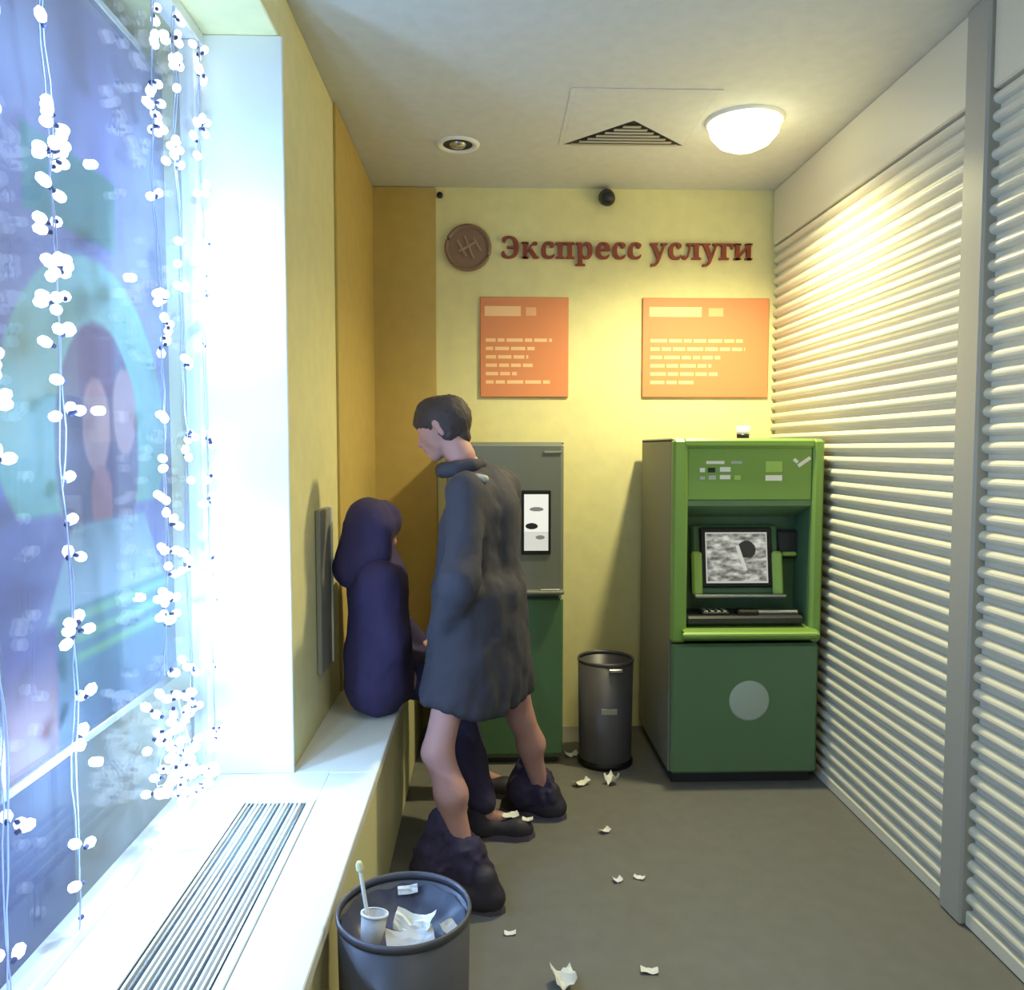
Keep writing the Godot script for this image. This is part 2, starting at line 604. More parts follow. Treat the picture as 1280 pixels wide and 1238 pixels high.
func light_strings() -> void:
	var bulb := bulb_mesh()
	# z, top, bottom, bulbs, sideways wander, label
	var rows := [
		[-1.39, 2.8, 0.6, 34, 0.012, "string of lights nearest the camera at the left edge of the window"],
		[-1.63, 2.8, 0.6, 78, 0.02, "dense string of white lights hanging over the shawled figure of the poster"],
		[-2.13, 2.8, 1.0, 64, 0.022, "string of white lights in front of the poster's right edge"],
		[-2.28, 2.8, 0.82, 48, 0.02, "string of lights between the poster's right edge and the last string by the window lining"],
		[-2.46, 2.8, 0.68, 62, 0.014, "string of white lights hanging next to the bright white window lining"],
	]
	for r: Array in rows:
		var t := thing("light_string", r[5], "lights", Vector3(-0.85, r[2], r[0]), "light strings in the window")
		var pts := []
		var twin := []
		var n := 36
		for i in n + 1:
			var y: float = (r[1] - r[2]) * (1.0 - float(i) / n)
			var wob: float = r[4] * noise.get_noise_2d(y * 1.7, r[0] * 30.0) * 2.4
			pts.append(Vector3(rng.randf_range(-0.003, 0.003), y, wob))
			twin.append(Vector3(rng.randf_range(-0.006, 0.0), y, wob + 0.012 * sin(y * 9.0 + r[0])))
		var st := begin(true)
		tube(st, pts, 0.0016, 5)
		part("cable", done(st), M.wire, t)
		st = begin(true)
		tube(st, twin, 0.0014, 5)
		part("cable", done(st), M.wire, t)
		var made := 0
		while made < r[3]:
			var at := rng.randf()
			at = (floorf(at * 30.0) + 0.5 + rng.randf_range(-0.22, 0.22)) / 30.0
			var i := at * n
			var p: Vector3 = pts[int(i)].lerp(pts[mini(int(i) + 1, n)], fmod(i, 1.0))
			for k in mini(rng.randi_range(1, 3), r[3] - made):
				var side := rng.randf_range(-1.0, 1.0)
				part("bulb", bulb, null, t, p + Vector3(rng.randf_range(-0.008, 0.012), rng.randf_range(-0.012, 0.012), side * 0.012), Vector3(rng.randf_range(0.6, 2.3) * signf(side), rng.randf_range(-0.6, 0.6), 0))
				made += 1
	# the bunch where the strings end
	var b := thing("light_bunch", "tangled bunch of glaring white lights low in the window above the ledge", "lights", Vector3(-0.83, 0.74, -2.13))
	var pts := []
	for i in 70:
		pts.append(Vector3(noise.get_noise_2d(i * 0.21, 3.0) * 0.07, 0.06 * sin(i * 0.9) + noise.get_noise_2d(i * 0.2, 9.0) * 0.07, 0.07 * cos(i * 0.77)))
	pts.append(Vector3(0, 0.19, 0.0))
	var st := begin(true)
	tube(st, pts, 0.0016, 5)
	part("cable", done(st), M.wire, b)
	for i in 74:
		var d := Vector3(rng.randf_range(-0.4, 0.6), rng.randf_range(-1, 1), rng.randf_range(-1, 1)).normalized() * rng.randf_range(0.02, 0.085)
		if i > 54:
			d = Vector3(rng.randf_range(-0.03, 0.03), rng.randf_range(0.08, 0.22), rng.randf_range(-0.07, 0.12))
		part("bulb", bulb, null, b, d, Vector3(rng.randf_range(0, TAU), 0, rng.randf_range(0, TAU)))
	for q: Array in [[-1.63, 2.35, 0.09], [-1.63, 1.6, 0.09], [-1.63, 0.95, 0.17], [-2.2, 2.35, 0.1], [-2.2, 1.7, 0.1], [-2.42, 1.15, 0.22], [-2.42, 2.1, 0.2], [-2.13, 0.76, 0.24], [-1.0, 1.7, 0.1], [-1.0, 0.9, 0.2]]:
		var l := OmniLight3D.new()
		l.name = "string_glow"
		l.light_color = Color(0.6, 0.79, 1.0)
		l.light_energy = q[2]
		l.light_size = 0.012
		l.omni_range = 8.0
		l.omni_attenuation = 2.0
		l.shadow_enabled = true
		add_child(l, true)
		l.position = Vector3(-0.745, q[1], q[0])


func shutters() -> void:
	var pitch := 0.058
	var count := 46
	for s: Array in [[-2.67, BACK + 0.01, "white roller shutter of ribbed slats between the grey post and the back wall"], [0.6, -2.545, "white roller shutter nearest the camera, right of the grey post"]]:
		var z0: float = s[0]
		var z1: float = s[1]
		var zc := (z0 + z1) / 2
		var t := thing("roller_shutter", s[2], "shutter", Vector3(RIGHT, 0, zc))
		var poly := [Vector2(0.012, 0.0), Vector2(0.0, 0.0), Vector2(0.0, 0.0165)]
		for i in 9:
			var a := -PI / 2 + PI * i / 8.0
			poly.append(Vector2(-0.024 * cos(a) - 0.001, 0.0375 + 0.02 * sin(a)))
		poly.append(Vector2(0.012, 0.058))
		var st := begin()
		prism(st, poly, Vector3(0, 0, -absf(z1 - z0) / 2), Vector3.RIGHT, Vector3.UP, Vector3(0, 0, absf(z1 - z0)))
		var slat := done(st)
		for k in count:
			part("slat", slat, M.shutter_enamel, t, Vector3(0, 0.055 + k * pitch, 0))
		part("bottom_bar", box_mesh(Vector3(-0.004, 0.0285, 0), Vector3(0.044, 0.053, absf(z1 - z0)), 0.005), M.shutter_enamel, t)
		part("housing", box_mesh(Vector3(-0.004, (0.06 + count * pitch + TOP) / 2, 0), Vector3(0.05, TOP - 0.06 - count * pitch, absf(z1 - z0)), 0.006), M.shutter_enamel, t)
	structure("trim_4", span(Vector3(RIGHT - 0.045, 0, -2.67), Vector3(RIGHT + 0.03, TOP, -2.545), 0.008), M.grey_post)


# ---------------------------------------------------------------- ceiling and walls

func downlight(at: Vector3, label: String, lit: bool, energy: float) -> void:
	var t := thing("downlight", label, "lamp", at, "")
	part("trim_ring", lathe_mesh([Vector2(0.07, 0.0), Vector2(0.07, -0.004), Vector2(0.09, -0.012), Vector2(0.102, -0.006), Vector2(0.104, 0.0)] if not lit else [Vector2(0.15, 0.0), Vector2(0.152, -0.012), Vector2(0.164, -0.014), Vector2(0.17, 0.0)], 36), M.white_trim, t)
	if not lit:
		part("reflector", lathe_mesh([Vector2(0.07, -0.003), Vector2(0.045, -0.0015), Vector2(0.0, -0.001)], 28), M.dark_metal, t)
		part("lens", lathe_mesh([Vector2(0.04, -0.002), Vector2(0.034, -0.012), Vector2(0.0, -0.018)], 20), M.steel, t)
		return
	part("diffuser_bowl", lathe_mesh([Vector2(0.0, -0.13), Vector2(0.06, -0.122), Vector2(0.11, -0.098), Vector2(0.145, -0.058), Vector2(0.155, -0.012)], 32), M.lamp_glow, t)
	var s := SpotLight3D.new()
	s.name = "lamp_beam"
	s.light_color = Color(1.0, 0.96, 0.73)
	s.light_energy = energy
	s.light_size = 0.06
	s.spot_angle = 77.0
	s.spot_angle_attenuation = 0.8
	s.spot_range = 12.0
	s.spot_attenuation = 2.0
	s.shadow_enabled = true
	t.add_child(s, true)
	s.position = Vector3(0, -0.17, 0)
	s.rotation.x = -PI / 2


func ceiling_things() -> void:
	downlight(Vector3(1.125, TOP, -3.56), "glaring lit ceiling lamp near the shutter and the back wall", true, 4.3)
	downlight(Vector3(0.6, TOP, -1.5), "added fill lamp on the ceiling over the middle of the room, out of view", true, 0.52)  # fill lamp added above the view to lift the foreground
	downlight(Vector3(0.6, TOP, 0.0), "added fill lamp on the ceiling at the front of the room, out of view", true, 0.35)  # second unseen fill lamp, added for the near end
	downlight(Vector3(-0.14, TOP, -3.87), "unlit round ceiling lamp near the left wall", false, 0)
	# a square air outlet: four triangular sections, the far one open with dark blades
	var v := thing("air_vent", "square ceiling air outlet with one dark triangular louvred section", "vent", Vector3(0.64, TOP, -3.565))
	var st := begin()
	for s: float in [-1.0, 1.0]:
		box(st, Vector3(s * 0.295, -0.0015, 0), Vector3(0.022, 0.003, 0.612), 0.001)
		box(st, Vector3(0, -0.0015, s * 0.295), Vector3(0.57, 0.003, 0.022), 0.001)
	part("vent_frame", done(st), M.ceiling_paint, v)
	for q in 4:
		var a := q * PI / 2
		st = begin()
		prism(st, [Vector2(0, 0), Vector2(-0.284, -0.284), Vector2(0.284, -0.284)], Vector3(0, -0.001, 0), Vector3.RIGHT, Vector3(0, 0, 1), Vector3(0, -0.002, 0))
		var o := part("backing_plate", done(st), M.dark_metal if q == 0 else M.ceiling_paint, v)
		o.rotation.y = a
		if q == 0:
			for k in 7:
				var d := 0.05 + k * 0.035
				part("louvre_blade", box_mesh(Vector3(0, -0.012, -d), Vector3(d * 2 - 0.02, 0.003, 0.02), 0.001), M.grey_post, v, Vector3.ZERO)
	# the small dome camera where ceiling and back wall meet, and a tiny sensor at the left
	var c := thing("dome_camera", "small dark round camera high on the back wall under the ceiling", "camera", Vector3(0.655, 2.965, BACK))
	part("wall_bracket", box_mesh(Vector3(0, 0.02, 0.015), Vector3(0.07, 0.05, 0.03), 0.006), M.grey_post, c)
	part("camera_body", skin_mesh([[Vector3(0, 0.01, 0.03), Vector3(0, -0.01, 0.075), 0.045, 0.04]], 0.007, 0.006), M.dark_plastic, c)
	part("lens", lathe_mesh([Vector2(0.02, 0.0), Vector2(0.018, -0.012), Vector2(0.0, -0.016)], 16), M.black_plastic, c, Vector3(0, -0.03, 0.105), Vector3(0.7, 0, 0))
	var d2 := thing("wall_sensor", "tiny black sensor at the top of the amber corner", "sensor", Vector3(-0.262, 2.985, BACK))
	part("housing", lathe_mesh([Vector2(0.0, 0.03), Vector2(0.012, 0.028), Vector2(0.016, 0.018), Vector2(0.018, 0.0)], 16), M.black_plastic, d2, Vector3.ZERO, Vector3(PI / 2, 0, 0))
	part("mount_plate", box_mesh(Vector3(0, 0, 0.003), Vector3(0.05, 0.05, 0.006), 0.002), M.pale_yellow_paint, d2)


func poster_image(words: int, w: int) -> Image:
	var im := Image.create(w, 200, false, Image.FORMAT_RGB8)
	im.fill(c8(228, 144, 98))
	var pale := c8(255, 208, 160)
	var r := RandomNumberGenerator.new()
	r.seed = words
	im.fill_rect(Rect2i(int(w * 0.05), 17, int(w * 0.42), 20), pale)
	im.fill_rect(Rect2i(int(w * 0.52), 19, int(w * 0.12), 17), pale.lerp(c8(228, 144, 98), 0.35))
	var ends := [0.8, 0.82, 0.62, 0.55, 0.6, 0.42]
	for k in 6:
		var x := int(w * 0.06)
		var stop := int(w * ends[(k + words) % 6])
		while x < stop:
			var l := r.randi_range(14, 34)
			im.fill_rect(Rect2i(x, 82 + k * 17, mini(l, stop - x), 7), pale)
			x += l + 4
	im.resize(w * 2, 400, Image.INTERPOLATE_CUBIC)
	return im


# the two bold serif letters drawn from strokes: e is the box of a letter of the same height
func drawn_letter(ch: String, e: AABB) -> ArrayMesh:
	var st := begin()
	var strokes := [[[0.1, 0], [0.36, 0], [0.36, 1], [0.1, 1]], [[0, 0], [0.46, 0], [0.46, 0.09], [0, 0.09]], [[0, 0.91], [0.46, 0.91], [0.46, 1], [0, 1]]]
	if ch == "и":
		strokes += [[[0.82, 0], [1.08, 0], [1.08, 1], [0.82, 1]], [[0.72, 0], [1.18, 0], [1.18, 0.09], [0.72, 0.09]], [[0.72, 0.91], [1.18, 0.91], [1.18, 1], [0.72, 1]], [[0.36, 0.1], [0.82, 0.66], [0.82, 0.9], [0.36, 0.34]]]
	else:
		strokes += [[[0.36, 0.42], [0.5, 0.46], [0.74, 0.84], [0.9, 0.82], [1.02, 0.86], [1.03, 0.96], [0.92, 1.02], [0.76, 1.0], [0.64, 0.9], [0.44, 0.58], [0.36, 0.56]], [[0.46, 0.52], [0.78, 0.0], [1.12, 0.0], [1.12, 0.09], [1.02, 0.1], [0.68, 0.6]]]
	var k := e.size.y
	for s: Array in strokes:
		var poly := []
		for v: Array in s:
			poly.append(Vector2(v[0], v[1]) * k)
		prism(st, poly, Vector3(e.position.x, e.position.y, -0.011), Vector3.RIGHT, Vector3.UP, Vector3(0, 0, 0.022))
	return done(st)


func wall_signs() -> void:
	for p: Array in [[-0.043, 0.449, 1, 176, "smaller orange notice board with pale lines of print above the grey terminal"], [0.863, 1.575, 0, 256, "larger orange notice board with pale lines of print above the green cash machine"]]:
		var t := thing("notice_board", p[4], "sign", Vector3((p[0] + p[1]) / 2, 1.882, BACK), "orange notice boards")
		var hw: float = (p[1] - p[0]) / 2
		part("board", box_mesh(Vector3(0, 0.276, 0.008), Vector3(hw * 2, 0.552, 0.016), 0.003), M.board_edge, t)
		part("print", picture(Vector3(-hw + 0.004, 0.548, 0.0165), Vector3(hw - 0.004, 0.548, 0.0165), Vector3(hw - 0.004, 0.004, 0.0165), Vector3(-hw + 0.004, 0.004, 0.0165), Vector3(0, 0, 1)), picture_mat(poster_image(p[2], p[3]), "notice_print%d" % p[2], 0.5), t)
	# raised lettering
	var words := "Экспресс услуги"
	var t := thing("wall_lettering", "raised dark red serif lettering reading Экспресс услуги on the back wall", "lettering", Vector3(0.07, 2.655, BACK))
	var font := SystemFont.new()
	font.font_names = PackedStringArray(["Droid Serif"])
	font.font_weight = 700
	var px := 1.41 / maxf(font.get_string_size(words, HORIZONTAL_ALIGNMENT_LEFT, -1, 64).x, 1.0)
	var ref: AABB
	for ch: String in ["п", "Э", "с", "р", "е", "у", "л", "г", "к", "и"]:
		var mesh: Mesh
		if ch == "к" or ch == "и":
			mesh = drawn_letter(ch, ref)
		else:
			var tm := TextMesh.new()
			tm.text = ch
			tm.font = font
			tm.font_size = 64
			tm.pixel_size = px
			tm.depth = 0.022
			tm.curve_step = 1.0
			tm.horizontal_alignment = HORIZONTAL_ALIGNMENT_LEFT
			tm.vertical_alignment = VERTICAL_ALIGNMENT_BOTTOM
			mesh = tm
			if ch == "п":
				ref = tm.get_aabb()
		for i in words.length():
			if words[i] == ch:
				part("letter", mesh, M.sign_red, t, Vector3(font.get_string_size(words.substr(0, i), HORIZONTAL_ALIGNMENT_LEFT, -1, 64).x * px, -0.05, 0.012))
	# the round emblem left of it
	var e := thing("round_emblem", "round brownish emblem on the back wall left of the lettering", "emblem", Vector3(-0.108, 2.7, BACK))
	part("disc", lathe_mesh([Vector2(0.0, 0.0), Vector2(0.122, 0.0), Vector2(0.122, 0.016), Vector2(0.118, 0.02), Vector2(0.0, 0.02)], 40, false), M.sign_disc, e, Vector3.ZERO, Vector3(PI / 2, 0, 0))
	var st := begin()
	var ring := []
	for k in 41:
		ring.append(Vector3(cos(TAU * k / 40) * 0.118, sin(TAU * k / 40) * 0.118, 0.02))
	tube(st, ring, 0.012, 6)
	part("rim", done(st), M.sign_disc, e)
	st = begin()
	for a: Array in [[-0.06, 0.04, -0.01, -0.05], [-0.02, 0.06, 0.03, -0.06], [0.03, 0.05, 0.07, -0.02], [-0.05, -0.02, 0.04, 0.03]]:
		tube(st, [Vector3(a[0], a[1], 0.022), Vector3(a[2], a[3], 0.022)], 0.008, 6)
	part("relief", done(st), mat("relief", c8(164, 136, 120), 0.5), e)


# ---------------------------------------------------------------- machines

func screen_image(w: int, h: int, kind: int) -> Image:
	var im := Image.create(w, h, false, Image.FORMAT_RGB8)
	for y in h:
		for x in w:
			var n := noise.get_noise_2d(x * 0.035 + kind * 50.0, y * 0.09) + 0.35 * noise.get_noise_2d(x * 0.09, y * 0.16 + kind * 9.0)
			var v := clampf(0.72 + n * (0.5 if kind == 0 else 0.1), 0.2, 1.0)
			if kind == 0:
				if Vector2((x - w * 0.66) / 14.0, (y - h * 0.34) / 13.0).length() < 1.0 and y < h * 0.5:
					v = 0.22
				if absf((x - w * 0.52) - (y - h * 0.3) * 0.35) < 3.0 and y > h * 0.25 and y < h * 0.75:
					v = 0.95
				if x < 2 or y < 2 or x > w - 3 or y > h - 4:
					v = 0.9
			else:
				v = 0.97
				if Vector2((x - w * 0.3) / 12.0, (y - h * 0.56) / 6.0).length() < 1.0:
					v = 0.12
				if Vector2((x - w * 0.5) / 14.0, (y - h * 0.26) / 4.0).length() < 1.0 or Vector2((x - w * 0.65) / 9.0, (y - h * 0.76) / 4.0).length() < 1.0:
					v = 0.5
				if y > h * 0.66:
					v = minf(v, 0.86)
			im.set_pixel(x, y, Color(v, v, v * 0.95))
	im.resize(w * 3, h * 3, Image.INTERPOLATE_CUBIC)
	return im


func cash_machine() -> void:
	var x0 := 0.858
	var x1 := 1.566
	var at := Vector3((x0 + x1) / 2 - 0.004, 0, -3.67)
	var t := thing("cash_machine", "tall bright green cash machine with a screen recess beside the roller shutter", "cash machine", at)
	var hw := (x1 - x0) / 2
	# local: x across, z = 0 at the front, going back to -0.76
	for s: float in [-1.0, 1.0]:
		part("side_panel", box_mesh(Vector3(s * (hw - 0.01), 0.85, -0.395), Vector3(0.02, 1.58, 0.71), 0.004), M.cash_grey, t)
	part("top_panel", box_mesh(Vector3(0, 1.635, -0.395), Vector3(hw * 2, 0.02, 0.71), 0.005), M.cash_grey, t)
	part("rear_panel", box_mesh(Vector3(0, 0.84, -0.74), Vector3(hw * 2 - 0.04, 1.56, 0.02), 0.002), M.cash_grey, t)
	part("plinth", box_mesh(Vector3(0, 0.03, -0.39), Vector3(hw * 2 - 0.04, 0.06, 0.68), 0.004), M.dark_plastic, t)
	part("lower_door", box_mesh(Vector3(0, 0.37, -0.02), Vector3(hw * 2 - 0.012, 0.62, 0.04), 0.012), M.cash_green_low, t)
	part("badge", lathe_mesh([Vector2(0.0, 0.006), Vector2(0.085, 0.006), Vector2(0.095, 0.003), Vector2(0.096, 0.0)], 36), M.pale_disc, t, Vector3(0.02, 0.41, 0), Vector3(PI / 2, 0, 0))
	# upper fascia: a deep frame round the recess
	part("upright", box_mesh(Vector3(-hw + 0.036, 1.165, -0.02), Vector3(0.072, 0.95, 0.05), 0.012), M.cash_green, t)
	part("upright", box_mesh(Vector3(hw - 0.026, 1.165, -0.02), Vector3(0.052, 0.95, 0.05), 0.012), M.cash_green, t)
	part("top_rail", box_mesh(Vector3(0, 1.622, -0.02), Vector3(hw * 2 - 0.09, 0.044, 0.056), 0.012), M.cash_green, t)
	part("header_panel", box_mesh(Vector3(0.008, 1.48, -0.026), Vector3(hw * 2 - 0.12, 0.25, 0.03), 0.006), M.cash_green, t)
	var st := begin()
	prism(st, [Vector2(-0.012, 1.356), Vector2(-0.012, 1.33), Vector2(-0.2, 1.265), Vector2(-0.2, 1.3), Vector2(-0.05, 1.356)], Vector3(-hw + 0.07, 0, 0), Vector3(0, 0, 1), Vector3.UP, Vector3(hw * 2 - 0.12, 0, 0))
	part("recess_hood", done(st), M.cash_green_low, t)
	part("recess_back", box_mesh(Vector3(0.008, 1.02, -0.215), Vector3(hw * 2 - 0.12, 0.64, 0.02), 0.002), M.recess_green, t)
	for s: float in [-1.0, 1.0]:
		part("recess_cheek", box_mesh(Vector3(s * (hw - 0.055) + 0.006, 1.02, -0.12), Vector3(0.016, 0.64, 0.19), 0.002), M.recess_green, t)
	# screen block, leaning back a little
	var tilt := -0.16
	var sc := Vector3(-0.012, 1.06, -0.135)
	part("screen_block", box_mesh(Vector3(0, 0, -0.03), Vector3(0.42, 0.34, 0.05), 0.01), M.recess_green, t, sc, Vector3(tilt, 0, 0))
	part("screen_bezel", box_mesh(Vector3(0, 0.012, 0), Vector3(0.35, 0.29, 0.024), 0.006), M.black_plastic, t, sc, Vector3(tilt, 0, 0))
	part("screen", picture(Vector3(-0.15, 0.132, 0.013), Vector3(0.15, 0.132, 0.013), Vector3(0.15, -0.112, 0.013), Vector3(-0.15, -0.112, 0.013), Vector3(0, 0, 1)), picture_mat(screen_image(96, 72, 0), "cash_screen", 0.3, 0.62), t, sc, Vector3(tilt, 0, 0))
	for s: float in [-1.0, 1.0]:
		part("screen_wing", box_mesh(Vector3(s * 0.195, -0.065, 0.012), Vector3(0.05, 0.21, 0.03), 0.01), M.cash_green_light, t, sc, Vector3(tilt, 0, 0))
	part("screen_sill", box_mesh(Vector3(0, -0.172, 0.03), Vector3(0.44, 0.016, 0.06), 0.005), M.steel, t, sc, Vector3(tilt, 0, 0))
	part("card_reader", box_mesh(Vector3(0.258, 1.13, -0.185), Vector3(0.11, 0.14, 0.05), 0.012), M.dark_plastic, t)
	part("card_slot", box_mesh(Vector3(0.255, 1.085, -0.155), Vector3(0.07, 0.02, 0.02), 0.006), M.cash_green_light, t)
	# keypad desk and shelf
	part("keypad_desk", box_mesh(Vector3(0, 0.79, -0.11), Vector3(hw * 2 - 0.15, 0.04, 0.2), 0.01), M.dark_plastic, t, Vector3.ZERO)
	var pad := part("keypad", box_mesh(Vector3(-0.13, 0.816, -0.09), Vector3(0.13, 0.014, 0.09), 0.004), M.dark_metal, t)
	var key := box_mesh(Vector3.ZERO, Vector3(0.02, 0.007, 0.014), 0.002)
	for r in 4:
		for c in 4:
			part("key", key, M.steel, pad, Vector3(-0.175 + c * 0.03, 0.825, -0.12 + r * 0.02))
	part("cash_slot", box_mesh(Vector3(0.16, 0.818, -0.08), Vector3(0.22, 0.02, 0.05), 0.006), M.steel, t)
	part("receipt_clip", box_mesh(Vector3(0.02, 0.82, -0.06), Vector3(0.1, 0.03, 0.06), 0.008), M.black_plastic, t)
	st = begin()
	prism(st, [Vector2(-0.2, 0.772), Vector2(0.045, 0.75), Vector2(0.062, 0.738), Vector2(0.056, 0.722), Vector2(0.02, 0.708), Vector2(-0.03, 0.69), Vector2(-0.2, 0.69)], Vector3(-hw + 0.05, 0, 0), Vector3(0, 0, 1), Vector3.UP, Vector3(hw * 2 - 0.08, 0, 0))
	part("front_shelf", done(st), M.cash_green, t)
	part("shelf_lip", box_mesh(Vector3(0, 0.739, 0.056), Vector3(hw * 2 - 0.08, 0.018, 0.014), 0.005), M.cash_green_light, t)
	# stickers on the header
	var z := -0.0098
	for q: Array in [[-0.155, 1.532, 0.085, 0.014, 0], [-0.055, 1.532, 0.05, 0.012, 1], [-0.215, 1.497, 0.024, 0.02, 0], [-0.172, 1.497, 0.034, 0.022, 2], [-0.108, 1.5, 0.05, 0.022, 0], [-0.215, 1.46, 0.024, 0.014, 1], [-0.168, 1.462, 0.034, 0.02, 1], [-0.108, 1.464, 0.05, 0.02, 0], [-0.05, 1.462, 0.03, 0.022, 3], [0.12, 1.46, 0.078, 0.026, 0], [0.12, 1.512, 0.078, 0.05, 3]]:
		part("sticker", box_mesh(Vector3(q[0], q[1], z), Vector3(q[2], q[3], 0.002), 0.0005), [M.paper, M.pale_disc, M.dark_metal, M.cash_green_light][q[4]], t)
	part("tick_mark", box_mesh(Vector3.ZERO, Vector3(0.07, 0.017, 0.003), 0.001), M.paper, t, Vector3(0.262, 1.535, z), Vector3(0, 0, 0.6))
	part("tick_mark", box_mesh(Vector3.ZERO, Vector3(0.024, 0.015, 0.003), 0.001), M.paper, t, Vector3(0.222, 1.54, z), Vector3(0, 0, -0.7))
	var lid := thing("crumpled_cup", "small white crushed cup lying on top of the green cash machine", "cup", Vector3(1.212, 1.645, -3.78))
	part("cup_wall", lathe_mesh([Vector2(0.0, 0.004), Vector2(0.026, 0.004), Vector2(0.034, 0.058), Vector2(0.031, 0.058), Vector2(0.024, 0.01), Vector2(0.0, 0.01)], 18), M.paper, lid)
	part("base_ring", lathe_mesh([Vector2(0.0, 0.0), Vector2(0.028, 0.0), Vector2(0.03, 0.02), Vector2(0.0265, 0.02)], 18), M.black_plastic, lid)


func terminal() -> void:
	var t := thing("payment_terminal", "tall grey payment terminal with a narrow white screen behind the standing person", "terminal", Vector3(0.085, 0, -3.95))
	part("cabinet", box_mesh(Vector3(0, 0.82, -0.28), Vector3(0.57, 1.6, 0.5), 0.012), M.terminal_grey, t)
	part("upper_fascia", box_mesh(Vector3(0, 1.25, -0.012), Vector3(0.58, 0.745, 0.036), 0.014), M.terminal_grey, t)
	part("lower_door", box_mesh(Vector3(0, 0.45, -0.016), Vector3(0.58, 0.8, 0.03), 0.01), M.terminal_green, t)
	part("plinth", box_mesh(Vector3(0, 0.02, -0.27), Vector3(0.53, 0.04, 0.46), 0.003), M.dark_plastic, t)
	part("screen_bezel", box_mesh(Vector3(0.153, 1.231, 0.008), Vector3(0.145, 0.32, 0.012), 0.004), M.black_plastic, t)
	part("screen", picture(Vector3(0.093, 1.371, 0.0145), Vector3(0.213, 1.371, 0.0145), Vector3(0.213, 1.091, 0.0145), Vector3(0.093, 1.091, 0.0145), Vector3(0, 0, 1)), picture_mat(screen_image(48, 110, 1), "terminal_screen", 0.3, 0.95), t)
	part("shelf", box_mesh(Vector3(0.06, 0.885, 0.02), Vector3(0.46, 0.02, 0.06), 0.006), M.terminal_grey, t)
	part("shelf_strip", box_mesh(Vector3(0.22, 0.898, 0.03), Vector3(0.1, 0.01, 0.03), 0.003), M.steel, t)
	part("header_strip", box_mesh(Vector3(0.235, 1.578, 0.008), Vector3(0.09, 0.012, 0.008), 0.003), M.steel, t)
	part("cap", box_mesh(Vector3(0, 1.622, -0.27), Vector3(0.585, 0.012, 0.52), 0.005), M.terminal_grey, t)


# ---------------------------------------------------------------- bins and litter

func bin(at: Vector3, label: String, k := 1.0) -> Node3D:
	var t := thing("waste_bin", label, "bin", at, "round dark waste bins")
	part("shell", lathe_mesh([Vector2(0.0, 0.012), Vector2(0.13 * k, 0.012), Vector2(0.132 * k, 0.02), Vector2(0.14 * k, 0.53), Vector2(0.136 * k, 0.53), Vector2(0.128 * k, 0.03), Vector2(0.0, 0.03)], 48), M.bin_metal, t)
	part("rim", lathe_mesh([Vector2(0.135 * k, 0.522), Vector2(0.1415 * k, 0.522), Vector2(0.1435 * k, 0.532), Vector2(0.1415 * k, 0.54), Vector2(0.137 * k, 0.54), Vector2(0.135 * k, 0.532), Vector2(0.135 * k, 0.522)], 48), M.bin_metal, t)
	part("base_ring", lathe_mesh([Vector2(0.13 * k, 0.0), Vector2(0.139 * k, 0.0), Vector2(0.141 * k, 0.02), Vector2(0.134 * k, 0.032)], 40), M.black_plastic, t)
	return t


func bins() -> void:
	var far := bin(Vector3(0.595, 0, -3.99), "round dark waste bin on the floor between terminal and green cash machine")
	part("handle", box_mesh(Vector3(0.03, 0.505, 0.139), Vector3(0.07, 0.02, 0.014), 0.005), M.steel, far)
	part("label_plate", box_mesh(Vector3(0.0, 0.3, 0.134), Vector3(0.08, 0.03, 0.008), 0.003), M.grey_post, far)
	var near := bin(Vector3(-0.196, 0, -1.8), "round dark waste bin beside the ledge in the foreground, filled with paper", 1.09)
	var st := begin(true)
	var ring := 26
	for i in 7:
		for k in ring:
			var p := []
			for q: Array in [[i, k], [i, k + 1], [i + 1, k + 1], [i + 1, k]]:
				var r: float = 0.143 * q[0] / 7.0
				var a: float = TAU * q[1] / ring
				p.append(Vector3(r * cos(a), 0.45 + 0.03 * noise.get_noise_2d(r * cos(a) * 14.0, r * sin(a) * 14.0) + 0.06 * pow(r / 0.143, 4.0), r * sin(a)))
			quad(st, p[0], p[1], p[2], p[3], Vector3.UP)
	part("liner_bag", done(st), M.bin_bag, near)


